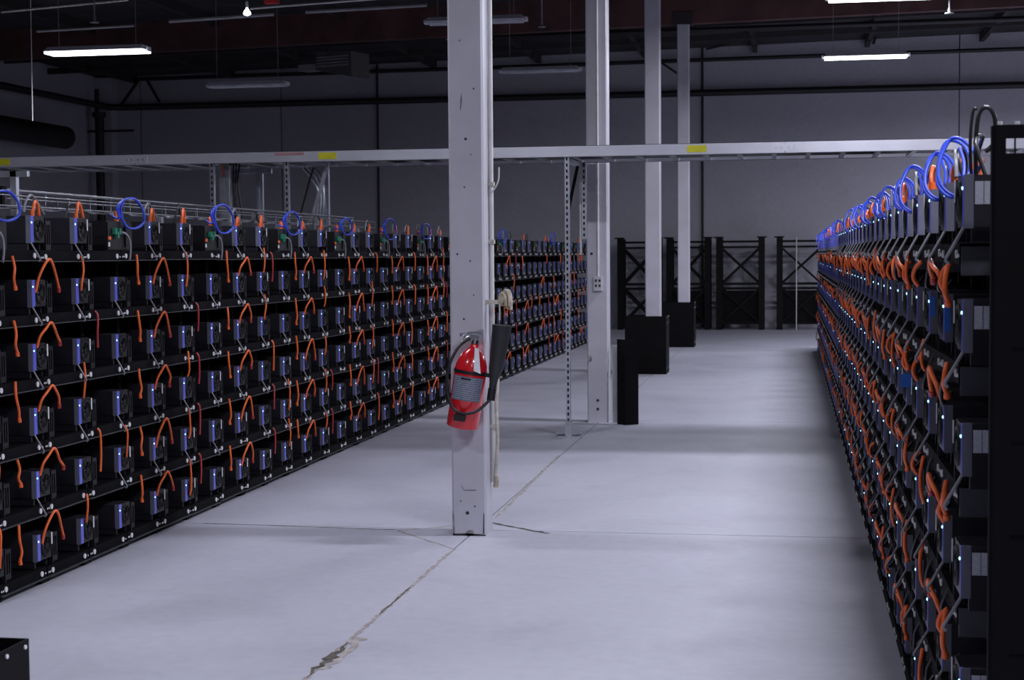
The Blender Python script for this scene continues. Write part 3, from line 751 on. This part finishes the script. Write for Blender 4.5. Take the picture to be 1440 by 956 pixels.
ob('bar', MB().bar((pX(437, 14.55), 14.55, 1.98), (pX(462, 14.55), 14.55, 2.54), .03, .03).mesh('bar', 'galvanised'), t)

# wire basket with pipes along the back of the left rack top
t = root('wire_basket', (XLF - .38, YL0, 0), 'wire basket of shiny rods running along the left rack top', 'cable basket')
LEN = 8.2
for q, (dx, z) in enumerate(((-.12, 1.93), (-.12, 1.985), (-.12, 2.03), (.0, 1.93), (.10, 1.93), (.10, 1.985))):
    ob('rod', MB().cyl((dx, 0, z), (dx, LEN, z - .0), .0045 + .004*(q == 2), 6).mesh('rod', 'rod_metal'), t)
yy = .1
while yy < LEN:
    ob('cross_wire', MB().tube([(-.12, yy, 2.03), (-.12, yy, 1.925), (.10, yy, 1.925), (.10, yy, 1.985)], .004, 5).mesh('cross_wire', 'rod_metal'), t); yy += .30
for yy in (.5, 3.0, 5.5, 7.9): ob('leg', MB().box(-.02, .02, yy - .02, yy + .02, 1.69, 1.922).mesh('leg', 'galvanised'), t)
t = root('basket_bracket', (XLF - .45, 8.15, 1.97), 'pale bracket and box at the photo edge over the left rack', 'bracket')
ob('upright', MB().box(.0, .035, 0, .035, -.26, .16).mesh('upright', 'galvanised'), t)
ob('top_bar', MB().box(-.5, .10, 0, .03, .13, .16).mesh('top_bar', 'galvanised'), t)
ob('junction_box', MB().box(-.32, -.06, -.02, .06, .0, .075).mesh('junction_box', 'conduit_white'), t)
ob('clamp', MB().box(-.055, -.03, -.03, .02, -.03, .08).mesh('clamp', 'rack_black'), t)

# ------------------------------------------------------------------ light fixtures hung in rows
def fixture(x, y, lit, label, z=4.70, power=1.):
    t = root('light_fixture', (x, y, z), label, 'light', 'hanging fluorescent fixtures')
    L = .64
    mb = MB(); mb.hexa([(-L,-.15,.015),(L,-.15,.015),(L,.15,.015),(-L,.15,.015),(-L+.03,-.09,.075),(L-.03,-.09,.075),(L-.03,.09,.075),(-L+.03,.09,.075)])
    ob('housing', mb.mesh('housing', 'fixture_white'), t)
    for e in (-1, 1): ob('end_cap', MB().box(e*L, e*(L + .035), -.05, .05, .0, .05).mesh('end_cap', 'fixture_white'), t)
    if lit:
        ob('diffuser', MB().box(-L + .01, L - .01, -.14, .14, -.012, .014).mesh('diffuser', 'tube_lit'), t)
        ld = bpy.data.lights.new('lamp_light', 'AREA'); ld.shape = 'RECTANGLE'; ld.size = 1.26; ld.size_y = .28; ld.energy = LAMP_W * power; ld.color = LAMP_COL
        lo = bpy.data.objects.new('lamp_light', ld); COL.objects.link(lo); lo.parent = t; lo.location = (0, 0, -.02)
    else:
        for yy in (-.07, .07): ob('tube', MB().cyl((-L + .02, yy, .0), (L - .02, yy, .0), .014, 8).mesh('tube', 'tube_off'), t)
    for e in (-.5, .5):
        ob('hanger', MB().cyl((e, 0, .075), (e, 0, roof(x + e) + DECK - z), .004, 5).mesh('hanger', 'pipe_grey'), t)
fixture(-8.37, 18.6, True, 'brightly lit fluorescent fixture at the far left under the roof', 4.17, 1.5)
fixture(-4.0, 20.4, False, 'unlit white fixture half hidden behind the nearest pillar top', 4.645)
fixture(1.1, 20.8, True, 'lit fixture cut off by the top edge on the right', 4.835)
fixture(-8.4, 24.2, False, 'unlit pale fixture hanging below the grey heater', 4.33)
fixture(-4.0, 25.8, False, 'dim fixture hanging between the two nearest pillar tops', 4.615)
fixture(1.15, 25.8, True, 'lit fixture against the back wall at the upper right', 4.695, 1.15)
for x, y, on, w, pw in ((1.14, 15.2, True, 'over the middle of the aisle', 1.35), (1.14, 9.6, True, 'over the aisle beyond the top edge', 1.2), (1.14, 4.2, True, 'over the camera end of the aisle', 1.2),
                    (-4.03, 4.2, True, 'over the left near floor', .5), (-4.03, 9.6, True, 'over the left rack', .4), (1.14, -1.2, True, 'behind the camera', 1),
                    (6.3, 20.4, True, 'far right beyond the right rack', 1.5), (6.3, 25.8, True, 'added far right to brighten the back wall', 1.6), (6.3, 31.2, True, 'added rightmost to brighten the back wall', 1.6), (6.3, 9.6, True, 'right of the right rack', 1)):  # the far right pair by the back wall is added unseen to brighten it
    fixture(x, y, on, 'fluorescent fixture out of view, ' + w, power=pw)

# ------------------------------------------------------------------ pipes and services under the roof
def pipe(name, pts, r, m, label, cat='pipe', group=None, n=10):
    return tag(ob(name, MB().tube(pts, r, n).mesh(name, m)), label, cat, group)
yb = YF - .22
pipe('sprinkler_pipe', [(XL + .42, 16.0, 5.12), (XL + .42, 24, 5.15), (XL + .42, yb - .25, 5.2), (XL + .7, yb, 5.21), (-2, yb, 5.21), (5.6, yb, 5.21), (XR - .1, yb, 5.21)], .075, 'pipe_black', 'thick black pipe running along the left and back walls')
pipe('sprinkler_main', [(-15.4, yb, 5.86), (-6.5, yb, 5.90), (0, yb, 5.95), (5.4, yb, 5.98), (8, yb, 6.0)], .045, 'pipe_black', 'thinner black pipe high on the back wall near the roof')
t = root('riser_pipe', (XL + .30, YF - .75, 0), 'thick black vertical riser pipe in the far left corner', 'pipe')
ob('pipe', MB().cyl((0, 0, 0), (0, 0, 5.0), .10, 12).mesh('pipe', 'pipe_black'), t)
ob('upper_pipe', MB().cyl((-.05, 0, 5.0), (-.05, 0, 5.60), .05, 10).mesh('upper_pipe', 'pipe_black'), t)
ob('side_arm', MB().cyl((-.28, -.02, 4.62), (.85, -.02, 4.62), .028, 8).mesh('side_arm', 'pipe_black'), t)
ob('flange', MB().cyl((0, 0, 4.95), (0, 0, 5.06), .16, 12).mesh('flange', 'pipe_black'), t)
tag(ob('air_duct', MB().tube([(XL + .55, 17, 4.30), (XL + .55, 33.0, 4.30)], .25, 16).mesh('air_duct', 'pipe_black')), 'fat dark air duct along the left wall', 'duct')
for px, y0, y1, lb in ((532, 85, 356, 'thin dark conduit on the back wall left of the nearest pillar'), (988, 62, 336, 'thin dark conduit on the back wall right of the far pillars')):
    x = pX(px, 36.05); z1 = at(px, y0, 36.05).z
    pipe('wall_pipe', [(x, YF - .03, 0), (x, YF - .03, z1)], .025, 'pipe_black', lb)
for (px0, py0, px1, py1, lb) in ((207, 113, 224, 143, 'left'), (170, 148, 196, 111, 'corner'), (930, 88, 952, 103, 'middle'), (993, 69, 1045, 56, 'right'), (1240, 15, 1228, 62, 'far right')):
    P = [at(px0, py0, YF - .4), at(px1, py1, YF - .4)]
    tag(ob('brace_rod', MB().bar(P[0], P[1], .07, .05).mesh('brace_rod', 'pipe_black')), 'dark diagonal pipe brace high on the back wall, %s one' % lb, 'brace', 'diagonal braces under the roof')
# conduits following the roof slope above the lamps
for (p, q, y, m, r, lb) in (((352, 12), (600, -7), 20.0, 'conduit_white', .014, 'white conduit under the roof at the top edge, left of nearest pillar'),
                        ((238, 30), (385, 20), 21.0, 'pipe_grey', .024, 'short grey conduit above the bright left lamp'),
                        ((430, 17), (600, 7), 21.0, 'pipe_grey', .024, 'short grey conduit left of the nearest pillar at the top'),
                        ((52, 44), (188, 36), 19.0, 'pipe_grey', .016, 'thin grey conduit over the far left lamp'),
                        ((2, 17), (180, 0), 19.5, 'conduit_cream', .014, 'thin cream conduit at the top left corner'),
                        ((150, 72), (1440, 26), 30.5, 'pipe_black', .05, 'long dark pipe below the roof girder')):
    pipe('roof_conduit', [at(*p, y), at(*q, y)], r, m, lb, 'conduit', n=8)
pipe('pull_chain', [at(46, 170, 20.0), (at(45, 60, 20.0).x, 20.0, roof(-9.9) + DECK)], .006, 'conduit_white', 'thin white pull cord hanging at the far left', 'cord', n=6)
# small bulb and red beacon near the top edge
t = root('hanging_bulb', (-6.95, 20.05, 4.83), 'small bright bulb beside the red beacon at the top edge', 'light')
ob('bulb', lathe([(.006, -.05), (.05, -.03), (.045, .0), (.02, .03), (.012, .05)], 12).mesh('bulb', 'bulb_lit'), t)
ob('socket', MB().cyl((0, 0, .05), (0, 0, .13), .018, 8).mesh('socket', 'fixture_white'), t)
ob('stem', MB().cyl((0, 0, .13), (0, 0, roof(-6.95) + DECK - 4.83), .006, 6).mesh('stem', 'pipe_grey'), t)
t = root('fire_beacon', (-6.66, 20.2, 4.96), 'red beacon box at the top edge beside the small bulb', 'beacon')
ob('body', MB().box(-.09, .09, -.05, .05, -.01, .12).mesh('body', 'beacon_red'), t)
ob('stem', MB().cyl((0, 0, .12), (0, 0, roof(-6.66) + DECK - 4.96), .008, 6).mesh('stem', 'pipe_grey'), t)
# unit heater
t = root('unit_heater', (-8.5, 30.0, 5.28), 'dark grey box heater hanging left of the nearest pillar under the roof', 'heater')
t.rotation_euler = (0, 0, math.radians(-20))
ob('cabinet', MB().hexa([(-.42,-.3,-.05),(.42,-.3,-.22),(.42,.3,-.22),(-.42,.3,-.05),(-.42,-.3,.30),(.42,-.3,.26),(.42,.3,.26),(-.42,.3,.30)]).mesh('cabinet', 'heater_grey'), t)
for k in range(4): ob('louver', MB().box(-.36, .36, -.34, -.305, .0 + .055*k, .03 + .055*k).mesh('louver', 'pipe_grey'), t)
for e in (-.35, .35): ob('hanger', MB().cyl((e, 0, .26), (e, 0, roof(-8.5 + e) + DECK - 5.28), .01, 6).mesh('hanger', 'pipe_black'), t)
ob('side_duct', MB().box(-.95, -.42, -.15, .15, -.02, .10).mesh('side_duct', 'pipe_grey'), t)
for px, py, d, lb in ((633, 52, 20, 'left of the nearest pillar'), (1335, 15, 21, 'at the upper right'), (762, 35, 24, 'between the two nearest pillars'), (133, 28, 19, 'above the far left lamp')):
    x, _, z = at(px, py, d)
    t = root('ceiling_sprinkler', (x, d, z), 'small sprinkler head under the roof ' + lb, 'sprinkler', 'sprinkler heads')
    ob('head', lathe([(.01, -.04), (.06, -.035), (.055, -.025), (.018, -.02), (.018, .03)], 10).mesh('head', 'pipe_grey'), t)
    ob('drop', MB().cyl((0, 0, .03), (0, 0, roof(x) + DECK - z), .010, 6).mesh('drop', 'pipe_grey'), t)

# ------------------------------------------------------------------ empty racks standing by the back wall
EY = 35.0
def empty_rack(px0, px1, label, filled=False, mid=.97):
    x0, x1 = pX(px0, EY, 400), pX(px1, EY, 400); w = x1 - x0
    t = root('empty_rack', (x0, EY, 0), label, 'rack', 'empty black racks by the back wall')
    H = 1.99; D = .55; pw = .13
    for y in (0, D):
        for x in (0, w - pw): ob('post', MB().box(x, x + pw, y, y + .07, 0, H).mesh('post', 'rack_black'), t)
        for z in (H - .10, H - .22, mid, mid - .1, .12):
            ob('cross_rail', MB().box(pw, w - pw, y + .01, y + .04, z, z + .045).mesh('cross_rail', 'rack_black'), t)
        for z0, z1 in ((mid + .05, H - .24), (.17, mid - .1)):
            ob('brace', MB().bar((pw, y + .05, z0), (w - pw, y + .05, z1), .02, .05).mesh('brace', 'rack_black'), t)
            ob('brace', MB().bar((pw, y + .065, z1), (w - pw, y + .065, z0), .02, .045).mesh('brace', 'rack_black'), t)
    for x in (0, w - pw): ob('side_rail', MB().box(x + .02, x + .06, .07, D, H - .08, H - .03).mesh('side_rail', 'rack_black'), t)
    ob('cap', MB().box(-.05, pw + .03, -.03, .08, H, H + .03).mesh('cap', 'rack_black'), t); ob('cap', MB().box(w - pw - .03, w + .05, -.03, .08, H, H + .03).mesh('cap', 'rack_black'), t)
    if filled:
        ob('back_sheet', MB().box(pw, w - pw, .12, .125, .12, mid - .12).mesh('back_sheet', 'guard_black'), t)
    return t
empty_rack(868, 929, 'empty black rack by the back wall, left of the third pillar')
empty_rack(937, 999, 'empty black rack by the back wall, behind the two farthest pillars', True)
empty_rack(1007, 1075, 'empty black rack by the back wall with dark lower sheet, right of the pillars', True)
empty_rack(1092, 1162, 'empty black rack by the back wall, nearest the right row', True)
x = pX(1120, 34.96, 350)
pipe('white_drop_cord', [(x, 34.97, .0), (x, 34.97, 2.0)], .012, 'conduit_white', 'thin white cord hanging on the rightmost empty rack', 'cord', n=6)
